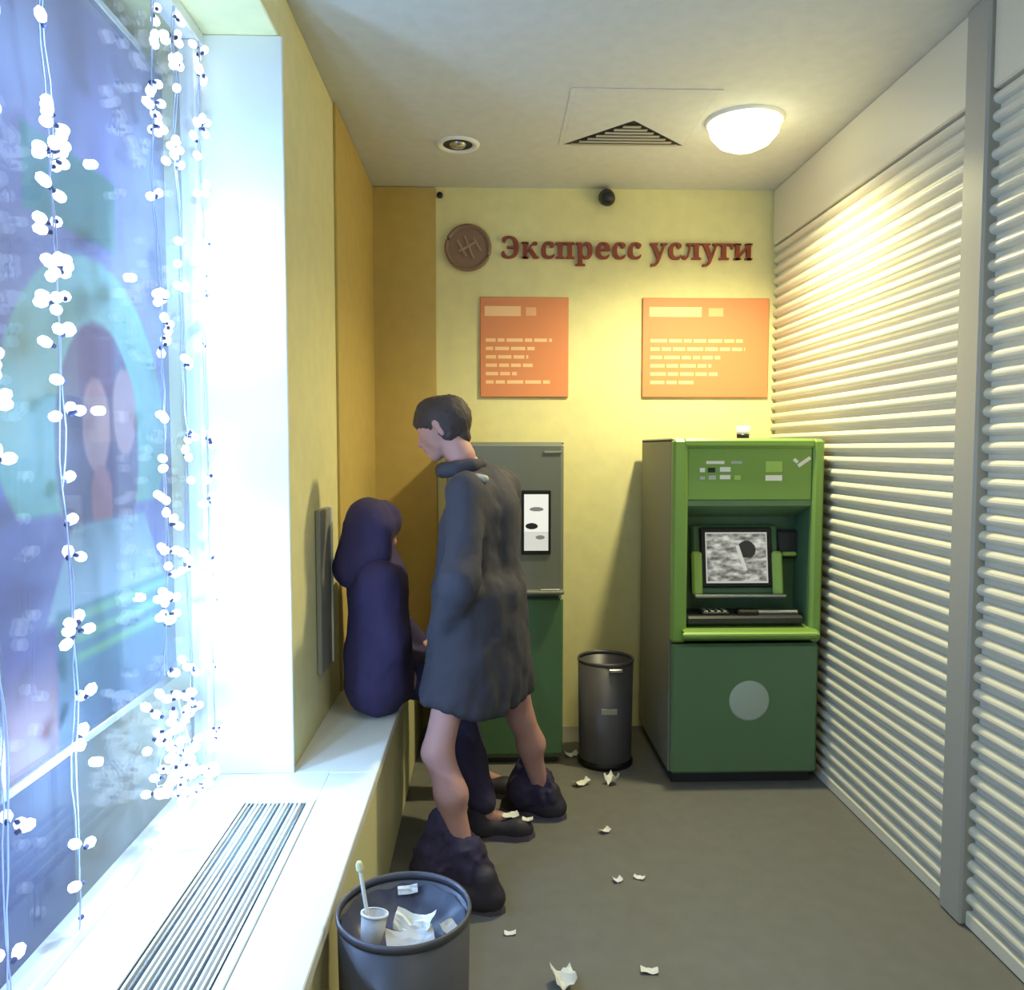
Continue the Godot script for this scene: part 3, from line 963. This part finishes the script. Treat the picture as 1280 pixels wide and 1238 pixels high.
# a bent sheet with a thickness
func sheet(w: float, d: float, bend: float, seed_: int, thick := 0.0016, nx := 6, nz := 5) -> ArrayMesh:
	var st := begin()
	var f := func(i: int, k: int) -> Vector3:
		var x := (float(i) / nx - 0.5) * w
		var z := (float(k) / nz - 0.5) * d
		var y := bend * (0.6 * noise.get_noise_3d(x * 22.0 / maxf(w * 8.0, 0.3), z * 22.0 / maxf(w * 8.0, 0.3), seed_ * 7.3) + 0.9 * pow(absf(2.0 * x / w), 2.0) * 0.7)
		return Vector3(x * (1.0 - 0.12 * bend / w), y, z + 0.1 * d * noise.get_noise_2d(x * 20.0, seed_ * 3.0))
	var low := 1e9
	for i in nx + 1:
		for k in nz + 1:
			low = minf(low, f.call(i, k).y)
	var lift := Vector3(0, -low, 0)
	var up := Vector3(0, thick, 0)
	for i in nx:
		for k in nz:
			var p := [f.call(i, k) + lift, f.call(i + 1, k) + lift, f.call(i + 1, k + 1) + lift, f.call(i, k + 1) + lift]
			quad(st, p[0] + up, p[1] + up, p[2] + up, p[3] + up, Vector3.UP)
			quad(st, p[0], p[1], p[2], p[3], Vector3.DOWN)
			if i == 0:
				quad(st, p[0], p[3], p[3] + up, p[0] + up, Vector3.LEFT)
			if i == nx - 1:
				quad(st, p[1], p[2], p[2] + up, p[1] + up, Vector3.RIGHT)
			if k == 0:
				quad(st, p[0], p[1], p[1] + up, p[0] + up, Vector3.FORWARD)
			if k == nz - 1:
				quad(st, p[3], p[2], p[2] + up, p[3] + up, Vector3.BACK)
	return done(st)


func scrap(called: String, label: String, at: Vector3, w: float, d: float, bend: float, seed_: int, turn := Vector3.ZERO, m: Material = null, group := "") -> MeshInstance3D:
	var o := part(called, sheet(w, d, bend, seed_), m if m else M.paper, self, at, turn)
	tag(o, label, "paper", group)
	return o


func litter() -> void:
	var g := "small paper scraps"
	# x, z, width, depth, bend, turn, label
	for q: Array in [
		[0.44, -3.7, 0.085, 0.04, 0.03, 0.5, "bent white receipt on the floor in front of the far bin, left one of two"],
		[0.585, -3.705, 0.06, 0.05, 0.055, -0.9, "white receipt with one end turned up, right of its neighbour before the far bin"],
		[0.428, -4.06, 0.07, 0.05, 0.03, 0.1, "white paper scrap on the floor between the grey terminal and the far bin"],
		[0.484, -3.23, 0.045, 0.03, 0.014, 0.6, "lone white scrap on the open floor before the green cash machine"],
		[0.088, -3.215, 0.07, 0.045, 0.012, 0.15, "larger white paper lying on the seated person's nearer dark shoe"],
		[0.16, -3.2, 0.045, 0.03, 0.008, -0.1, "smaller white paper on the toe of the seated person's nearer dark shoe"],
		[0.476, -2.855, 0.034, 0.028, 0.012, 0.3, "left one of two tiny white scraps in the middle of the floor"],
		[0.56, -2.87, 0.042, 0.024, 0.01, -0.4, "right one of two tiny white scraps in the middle of the floor"],
		[0.07, -2.545, 0.04, 0.022, 0.008, 0.0, "tiny grey-white scrap on the floor just in front of the nearest shoe"],
		[0.49, -2.34, 0.055, 0.026, 0.012, -0.1, "flat white scrap at the bottom of the picture, right of the crushed paper"]]:
		scrap("paper_scrap", q[6], Vector3(q[0], 0.084 if "nearer dark shoe" in q[6] and q[0] < 0.1 else 0.073 if "nearer dark shoe" in q[6] else 0.0005, q[1]), q[2], q[3], q[4], int(q[0] * 1000), Vector3(0, q[5], 0), null, g)
	scrap("crushed_paper", "large crushed white paper on the floor at the bottom edge of the picture", Vector3(0.222, 0.0005, -2.29), 0.07, 0.075, 0.05, 77, Vector3(0, 0.2, 0), null, g)
	# in the foreground bin
	scrap("paper_napkin", "wide fan of grey-white paper lying in the foreground bin", Vector3(-0.178, 0.482, -1.752), 0.11, 0.065, 0.02, 31, Vector3(0.1, 0.2, 0), M.paper_grey)
	scrap("torn_paper", "torn bright white paper standing up in the foreground bin", Vector3(-0.165, 0.478, -1.815), 0.1, 0.05, 0.05, 12, Vector3(0.5, -0.2, 0.1))
	scrap("paper_strip", "small grey paper strip against the right side of the foreground bin", Vector3(-0.085, 0.49, -1.78), 0.05, 0.035, 0.015, 8, Vector3(0, -0.9, 0), M.paper_grey)
	scrap("receipt", "bright receipt caught on the far inside of the foreground bin", Vector3(-0.2, 0.505, -1.93), 0.05, 0.02, 0.01, 21, Vector3(0.9, 0.2, 0.2))
	var c := thing("paper_cup", "white paper cup leaning in the left of the foreground bin", "cup", Vector3(-0.268, 0.465, -1.76))
	part("cup_wall", lathe_mesh([Vector2(0.0, 0.0), Vector2(0.022, 0.0), Vector2(0.024, 0.004), Vector2(0.03, 0.075), Vector2(0.028, 0.075), Vector2(0.021, 0.006), Vector2(0.0, 0.006)], 24), M.paper_grey, c, Vector3.ZERO, Vector3(-0.2, 0, -0.1))
	part("cup_rim", lathe_mesh([Vector2(0.028, 0.073), Vector2(0.032, 0.073), Vector2(0.032, 0.078), Vector2(0.028, 0.078)], 24), M.paper, c, Vector3.ZERO, Vector3(-0.2, 0, -0.1))
	var st := begin(true)
	tube(st, [Vector3(0, 0, 0), Vector3(-0.012, 0.07, -0.01), Vector3(-0.028, 0.165, -0.02)], 0.0045, 8)
	var s := part("drinking_straw", done(st), M.paper, self, Vector3(-0.266, 0.475, -1.764))
	tag(s, "white stick with a yellowish tip standing in the paper cup", "straw")
	part("tip", skin_mesh([[Vector3(-0.028, 0.165, -0.02), Vector3(-0.03, 0.175, -0.021), 0.009, 0.008]], 0.003, 0.002), mat("tip_cream", c8(240, 236, 190), 0.6), s)


# ---------------------------------------------------------------- people

func head_bones(c: Vector3, f: Vector3, u: Vector3, k := 1.0) -> Array:
	var s := f.cross(u).normalized()
	var b := []
	for q: Array in [
		[-0.03, 0.035, 0, 0.02, 0.04, 0, 0.074, 0.07], [0.0, 0.045, 0.018, -0.01, 0.045, -0.018, 0.066, 0.066],
		[0.04, -0.01, 0.018, 0.04, -0.01, -0.018, 0.048, 0.048], [0.03, -0.05, 0.024, 0.052, -0.082, 0.008, 0.03, 0.02],
		[0.03, -0.05, -0.024, 0.052, -0.082, -0.008, 0.03, 0.02], [0.062, -0.084, 0.008, 0.062, -0.084, -0.008, 0.02, 0.02],
		[0.078, 0.012, 0, 0.103, -0.026, 0, 0.008, 0.012], [0.1, -0.029, 0.008, 0.1, -0.029, -0.008, 0.008, 0.008],
		[0.072, 0.022, 0.036, 0.082, 0.022, 0.008, 0.012, 0.012], [0.072, 0.022, -0.036, 0.082, 0.022, -0.008, 0.012, 0.012],
		[0.084, -0.052, 0.012, 0.084, -0.052, -0.012, 0.009, 0.009], [0.082, -0.062, 0.01, 0.082, -0.062, -0.01, 0.009, 0.009],
		[0.0, 0.02, 0.074, -0.01, -0.02, 0.07, 0.013, 0.009], [0.0, 0.02, -0.074, -0.01, -0.02, -0.07, 0.013, 0.009],
		[-0.02, -0.04, 0, -0.035, -0.12, 0, 0.055, 0.056]]:
		b.append([c + (f * q[0] + u * q[1] + s * q[2]) * k, c + (f * q[3] + u * q[4] + s * q[5]) * k, q[6] * k, q[7] * k])
	return b


func face_parts(who: Node, c: Vector3, f: Vector3, u: Vector3, o: Vector3) -> void:
	var s := f.cross(u).normalized()
	for q: float in [-1.0, 1.0]:
		part("eye", skin_mesh([[Vector3.ZERO, Vector3.ZERO, 0.0085, 0.0085]], 0.003, 0.002), M.eye, who, c + f * 0.076 + u * 0.0 + s * 0.03 * q - o)
		var b := c - o
		part("eyebrow", skin_mesh([[b + f * 0.09 + u * 0.024 + s * 0.016 * q, b + f * 0.078 + u * 0.026 + s * 0.046 * q, 0.006, 0.005]], 0.004, 0.002), M.hair, who)
	part("lips", skin_mesh([[c - o + f * 0.089 - u * 0.057 + s * 0.018, c - o + f * 0.089 - u * 0.057 - s * 0.018, 0.006, 0.006]], 0.004, 0.003), mat("lips", c8(170, 100, 96), 0.5), who)


# palm and five bent fingers: w the wrist, d the way they point, n the back of the hand
func hand_bones(w: Vector3, d: Vector3, n: Vector3, flip: float) -> Array:
	var s := d.cross(n).normalized() * flip
	var b := [[w, w + d * 0.04, 0.024, 0.022], [w + d * 0.03 + s * 0.026, w + d * 0.085 + s * 0.03, 0.016, 0.013], [w + d * 0.03 + s * 0.008, w + d * 0.09 + s * 0.01, 0.017, 0.013], [w + d * 0.03 - s * 0.012, w + d * 0.085 - s * 0.012, 0.017, 0.012], [w + d * 0.03 - s * 0.028, w + d * 0.075 - s * 0.031, 0.014, 0.011]]
	var len_ := [0.078, 0.088, 0.08, 0.062]
	for i in 4:
		var r: Vector3 = b[i + 1][1]
		var m: Vector3 = r + (d * 0.9 - n * 0.35).normalized() * len_[i] * 0.5
		var e: Vector3 = m + (d * 0.45 - n * 0.9).normalized() * len_[i] * 0.5
		b.append([r, m, 0.0095, 0.0085])
		b.append([m, e, 0.0085, 0.007])
	var th := w + d * 0.03 + s * 0.028
	var tm := th + (d * 0.6 + s * 0.7 - n * 0.3).normalized() * 0.042
	b.append([th, tm, 0.012, 0.01])
	b.append([tm, tm + (d * 0.85 + s * 0.2 - n * 0.4).normalized() * 0.034, 0.0095, 0.008])
	return b


func shifted(bones: Array, o: Vector3) -> Array:
	var r := []
	for b: Array in bones:
		r.append([b[0] - o, b[1] - o, b[2], b[3]])
	return r


func shoe_mesh(heel: Vector3, toe: Vector3) -> ArrayMesh:
	var d := (toe - heel).normalized()
	return skin_mesh([[heel + Vector3(0, 0.045, 0), heel + d * 0.05 + Vector3(0, 0.045, 0), 0.042, 0.042], [heel + d * 0.04 + Vector3(0, 0.04, 0), toe - d * 0.05 + Vector3(0, 0.034, 0), 0.042, 0.042], [toe - d * 0.06 + Vector3(0, 0.033, 0), toe - d * 0.03 + Vector3(0, 0.03, 0), 0.044, 0.032], [heel + d * 0.02 + Vector3(0, 0.06, 0), heel + d * 0.03 + Vector3(0, 0.11, 0), 0.042, 0.045]], 0.009, 0.012)


func sole_mesh(heel: Vector3, toe: Vector3) -> ArrayMesh:
	var d := (toe - heel).normalized()
	var s := Vector3(-d.z, 0, d.x)
	var l := heel.distance_to(toe)
	var poly := []
	for q: Array in [[-0.035, 0.02], [-0.045, 0.0], [-0.035, -0.02], [0.0, -0.04], [l * 0.45, -0.04], [l * 0.75, -0.05], [l * 0.95, -0.038], [l + 0.012, 0.0], [l * 0.95, 0.038], [l * 0.75, 0.05], [l * 0.45, 0.04], [0.0, 0.04]]:
		poly.append(Vector2(q[0], q[1]))
	var st := begin()
	prism(st, poly, heel, d, s, Vector3(0, 0.022, 0))
	return done(st)


func standing_person() -> void:
	var o := Vector3(0.08, 0, -3.08)
	var t := thing("person", "standing person with short dark hair, head bowed, in a dark thigh-length jacket with bare shins", "person", o)
	var hc := Vector3(-0.172, 1.672, -3.1)
	var f := Vector3(-0.93, -0.3, -0.2).normalized()
	var side := f.cross(Vector3.UP).normalized()
	var u := side.cross(f).normalized()
	var hipn := Vector3(-0.09, 0.9, -2.98)
	var hipf := Vector3(0.07, 0.9, -3.21)
	var kn := Vector3(-0.185, 0.5, -2.84)
	var an := Vector3(-0.07, 0.09, -2.78)
	var kf := Vector3(0.135, 0.47, -3.3)
	var af := Vector3(0.235, 0.1, -3.4)
	var shn := Vector3(-0.08, 1.43, -2.94)
	var shf := Vector3(0.05, 1.44, -3.28)
	var neck := Vector3(-0.085, 1.53, -3.1)
	var eln := Vector3(-0.1, 1.13, -2.79)
	var elf := Vector3(0.06, 1.13, -3.37)
	var wrn := Vector3(-0.17, 0.92, -2.93)
	var wrf := Vector3(0.0, 0.93, -3.27)
	var body := [
		[hipn, kn, 0.07, 0.052], [kn, kn.lerp(an, 0.35) + Vector3(0.018, 0, 0.01), 0.05, 0.054], [kn.lerp(an, 0.35), an, 0.05, 0.035],
		[hipf, kf, 0.068, 0.052], [kf, kf.lerp(af, 0.35) + Vector3(0.02, 0, 0), 0.05, 0.054], [kf.lerp(af, 0.35), af, 0.05, 0.035],
		[an, an + Vector3(-0.12, -0.04, -0.05), 0.035, 0.026], [af, af + Vector3(-0.12, -0.05, -0.05), 0.035, 0.026],
		[hipn, hipf, 0.075, 0.07], [(hipn + hipf) / 2, (shn + shf) / 2 + Vector3(0, -0.1, 0), 0.1, 0.11], [shn, shf, 0.05, 0.05], [(shn + shf) / 2, neck, 0.07, 0.055],
		[shn, eln, 0.042, 0.036], [eln, wrn, 0.036, 0.026], [shf, elf, 0.042, 0.036], [elf, wrf, 0.036, 0.026]]
	var st := begin(true)
	skin(st, shifted(body, o), 0.013, 0.014)
	skin(st, shifted(head_bones(hc, f, u), o), 0.005, 0.007)
	skin(st, shifted(hand_bones(wrn, Vector3(-0.25, -0.9, -0.3).normalized(), Vector3(-0.5, 0.2, 0.8).normalized(), 1.0), o), 0.004, 0.004)
	skin(st, shifted(hand_bones(wrf, Vector3(-0.2, -0.9, 0.25).normalized(), Vector3(-0.5, 0.2, -0.8).normalized(), -1.0), o), 0.004, 0.004)
	part("body", done(st), M.skin, t)
	face_parts(t, hc, f, u, o)
	var h := hc - o
	var hair := [[h - f * 0.034 + u * 0.036, h + f * 0.012 + u * 0.05, 0.088, 0.083], [h + f * 0.045 + u * 0.07, h + f * 0.08 + u * 0.052, 0.046, 0.026], [h - f * 0.05, h - f * 0.06 - u * 0.05, 0.06, 0.036]]
	for s: float in [-1.0, 1.0]:
		hair.append([h - f * 0.015 + u * 0.03 + side * 0.03 * s, h - f * 0.025 - u * 0.03 + side * 0.045 * s, 0.055, 0.026])
		hair.append([h + f * 0.055 + u * 0.062 + side * 0.025 * s, h + f * 0.072 + u * 0.045 + side * 0.035 * s, 0.024, 0.016])
	part("hair", skin_mesh(hair, 0.007, 0.008, 0.006, 60.0), M.hair, t)
	# jacket: torso, skirt of the jacket, sleeves and collar
	var ch := (hipn + hipf) / 2 - o
	var cs := (shn + shf) / 2 - o
	var ax := (shf - shn).normalized()
	var coat := []
	for q: float in [-1.0, -0.45, 0.0, 0.45, 1.0]:
		var top := cs + ax * q * 0.105 + Vector3(0, -0.07 - 0.02 * absf(q), 0)
		var mid := ch + ax * q * 0.12 + Vector3(-0.02, 0.16, 0)
		coat.append([top, mid, 0.098, 0.098])
		coat.append([mid, ch + ax * q * 0.1 + Vector3(-0.03, 0.05, 0), 0.1, 0.1])
	var hem := Vector3(-0.035, 0.665, -3.08) - o
	var wd := Vector3(0.575, 0, -0.818)
	var fd := Vector3(-0.818, 0, -0.575)
	for k in 24:
		var a := TAU * k / 24.0
		var top := ch + Vector3(-0.015, 0.15, 0) + ax * cos(a) * 0.18 + fd * sin(a) * 0.115
		var low := hem + wd * cos(a) * 0.25 + fd * sin(a) * 0.15
		low.y += 0.03 * sin(a) - 0.012 * cos(a * 3.0)
		coat.append([top, low, 0.046, 0.03])
	coat.append([cs + Vector3(-0.08, -0.15, 0.06), ch + Vector3(-0.09, 0.1, 0.1), 0.09, 0.1])
	coat.append([cs + Vector3(0.03, -0.08, 0.02), cs + Vector3(0.03, -0.35, 0.03), 0.105, 0.1])
	coat.append([shn - o, eln - o, 0.072, 0.062])
	coat.append([eln - o, wrn - o + Vector3(0, 0.0, 0.0), 0.062, 0.05])
	coat.append([shf - o, elf - o, 0.072, 0.062])
	coat.append([elf - o, wrf - o, 0.062, 0.05])
	coat.append([shn - o, cs, 0.07, 0.08])
	coat.append([shf - o, cs, 0.07, 0.08])
	coat.append([cs, neck - o + Vector3(0.03, -0.02, 0), 0.09, 0.06])
	var jk := part("jacket", skin_mesh(coat, 0.012, 0.017, 0.015, 8.0), M.jacket, t)
	var col := []
	for k in 9:
		var a0 := TAU * k / 8.0 * 0.86 + 0.45
		var a1 := TAU * (k + 1) / 8.0 * 0.86 + 0.45
		var cc := neck - o + Vector3(-0.012, -0.005, 0)
		if k < 8:
			col.append([cc + Vector3(-0.078 * cos(a0 + PI), 0.012 * cos(a0), 0.072 * sin(a0)), cc + Vector3(-0.078 * cos(a1 + PI), 0.012 * cos(a1), 0.072 * sin(a1)), 0.022, 0.022])
	part("collar", skin_mesh(col, 0.008, 0.012), M.jacket, jk)
	part("shoulder_patch", skin_mesh([[shn - o + Vector3(0.04, 0.06, 0.012), shn - o + Vector3(0.068, 0.055, 0.008), 0.017, 0.016]], 0.006, 0.004), M.grey_post, jk)
	# dark cloth gathered round the ankles, and shoes
	for q: Array in [[an, Vector3(-0.1, 0, -0.06), 1.0], [af, Vector3(-0.1, 0, -0.05), 0.75]]:
		var a: Vector3 = q[0] - o
		var m: float = q[2]
		part("trouser_cuff", skin_mesh([[a + Vector3(0, 0.06, 0) * m, a + Vector3(0, -0.02, 0), 0.055 * m + 0.012, 0.075 * m], [a + Vector3(-0.06, 0.1, -0.02) * m, a + Vector3(-0.09, -0.02, -0.02) * m, 0.05 * m, 0.07 * m], [a + Vector3(-0.1, 0.19, -0.03) * m, a + Vector3(-0.15, 0.02, -0.02) * m, 0.035 * m, 0.06 * m], [a + Vector3(-0.12, 0.05, 0.01) * m, a + Vector3(-0.14, -0.02, 0.0) * m, 0.05 * m, 0.06 * m], [a + Vector3(0.03, 0.0, 0.03), a + Vector3(0.05, -0.03, 0.03), 0.05 * m, 0.05 * m]], 0.01, 0.014, 0.02, 22.0), M.trousers, t)
	for q: Array in [[an, Vector3(0.085, 0, 0.1), Vector3(-0.16, 0, -0.05)], [af, Vector3(0.06, 0, 0.03), Vector3(-0.16, 0, -0.06)]]:
		var heel: Vector3 = Vector3(q[0].x, 0, q[0].z) - o + q[1]
		var sh := part("shoe", shoe_mesh(heel, heel + q[2].normalized() * 0.25), M.shoe, t)
		part("sole", sole_mesh(heel, heel + q[2].normalized() * 0.25), M.sole, sh)


func seated_person() -> void:
	var o := Vector3(-0.44, LEDGE, -3.2)
	var t := thing("person", "hooded person in a dark purple coat sitting on the white ledge by the left wall", "person", o)
	var hc := Vector3(-0.452, 1.268, -3.2)
	var f := Vector3(0.72, -0.25, -0.65).normalized()
	var side := f.cross(Vector3.UP).normalized()
	var u := side.cross(f).normalized()
	var hl := Vector3(-0.43, 0.67, -3.13)
	var hr := Vector3(-0.47, 0.67, -3.31)
	var kl := Vector3(-0.17, 0.62, -3.42)
	var kr := Vector3(-0.16, 0.62, -3.62)
	var al := Vector3(-0.03, 0.1, -3.22)
	var ar := Vector3(-0.07, 0.1, -3.62)
	var sl := Vector3(-0.42, 1.09, -3.06)
	var sr := Vector3(-0.47, 1.09, -3.37)
	var el := Vector3(-0.38, 0.86, -3.05)
	var er := Vector3(-0.42, 0.86, -3.44)
	var wl := Vector3(-0.4, 0.76, -3.26)
	var wr := Vector3(-0.32, 0.76, -3.46)
	var body := [
		[hl, kl, 0.07, 0.052], [kl, kl.lerp(al, 0.35), 0.05, 0.052], [kl.lerp(al, 0.35), al, 0.05, 0.034], [hr, kr, 0.07, 0.052], [kr, kr.lerp(ar, 0.35), 0.05, 0.052], [kr.lerp(ar, 0.35), ar, 0.05, 0.034],
		[al, al + Vector3(0.12, -0.045, 0.0), 0.034, 0.026], [ar, ar + Vector3(0.12, -0.045, -0.01), 0.034, 0.026],
		[hl, hr, 0.08, 0.08], [(hl + hr) / 2, (sl + sr) / 2 + Vector3(0, -0.06, 0), 0.09, 0.1], [sl, sr, 0.045, 0.045], [(sl + sr) / 2, hc - u * 0.1, 0.06, 0.05],
		[sl, el, 0.038, 0.033], [el, wl, 0.033, 0.025], [sr, er, 0.038, 0.033], [er, wr, 0.033, 0.025]]
	var st := begin(true)
	skin(st, shifted(body, o), 0.013, 0.014)
	skin(st, shifted(head_bones(hc, f, u, 0.95), o), 0.006, 0.007)
	skin(st, shifted(hand_bones(wl, Vector3(0.7, -0.3, -0.5).normalized(), Vector3(0.2, 0.95, -0.1).normalized(), -1.0), o), 0.005, 0.004)
	skin(st, shifted(hand_bones(wr, Vector3(0.8, -0.3, -0.2).normalized(), Vector3(0.2, 0.95, -0.1).normalized(), 1.0), o), 0.005, 0.004)
	part("body", done(st), M.skin, t)
	face_parts(t, hc, f, u, o)
	var h := hc - o
	var hood := [[h - f * 0.036 + u * 0.034, h + f * 0.014 + u * 0.044, 0.094, 0.086], [h - f * 0.05 - u * 0.03, h - f * 0.05 - u * 0.15, 0.08, 0.095]]
	for s: float in [-1.0, 1.0]:
		hood.append([h - f * 0.02 + side * 0.05 * s, h - f * 0.02 - u * 0.1 + side * 0.07 * s, 0.06, 0.06])
	part("hood", skin_mesh(hood, 0.009, 0.014, 0.006, 16.0), M.hood_coat, t)
	var hp := (hl + hr) / 2 - o
	var cs := (sl + sr) / 2 - o
	var ax := (sr - sl).normalized()
	var coat := []
	for q: float in [-1.0, -0.4, 0.4, 1.0]:
		coat.append([cs + ax * q * 0.09 + Vector3(0, -0.06, 0), hp + ax * q * 0.1 + Vector3(0, 0.1, 0), 0.102, 0.104])
		coat.append([hp + ax * q * 0.1 + Vector3(0, 0.1, 0), hp + ax * q * 0.11 + Vector3(0.0, 0.0, 0), 0.096, 0.106])
	coat.append([hp + Vector3(0.0, -0.01, 0.08), kl - o + Vector3(-0.09, 0.02, 0), 0.1, 0.085])
	coat.append([hp + Vector3(0.0, -0.01, -0.08), kr - o + Vector3(-0.09, 0.02, 0), 0.1, 0.085])
	coat.append([sl - o, el - o, 0.066, 0.058])
	coat.append([el - o, wl - o, 0.056, 0.044])
	coat.append([sr - o, er - o, 0.066, 0.058])
	coat.append([er - o, wr - o, 0.056, 0.044])
	coat.append([sl - o, cs, 0.064, 0.075])
	coat.append([sr - o, cs, 0.064, 0.075])
	coat.append([cs, cs + Vector3(0, 0.09, 0), 0.085, 0.07])
	part("coat", skin_mesh(coat, 0.013, 0.022, 0.012, 8.0), M.hood_coat, t)
	for q: Array in [[hl, kl, al], [hr, kr, ar]]:
		part("trouser_leg", skin_mesh(shifted([[q[0].lerp(q[1], 0.5), q[1], 0.085, 0.075], [q[1], q[2] + Vector3(0, 0.05, 0), 0.075, 0.062]], o), 0.012, 0.02, 0.012, 10.0), M.trousers, t)
		var heel: Vector3 = Vector3(q[2].x - 0.04, 0, q[2].z) - o
		heel.y = -LEDGE
		var sh := part("shoe", shoe_mesh(heel, heel + Vector3(0.25, 0, 0.02)), M.shoe, t)
		part("sole", sole_mesh(heel, heel + Vector3(0.25, 0, 0.02)), M.sole, sh)
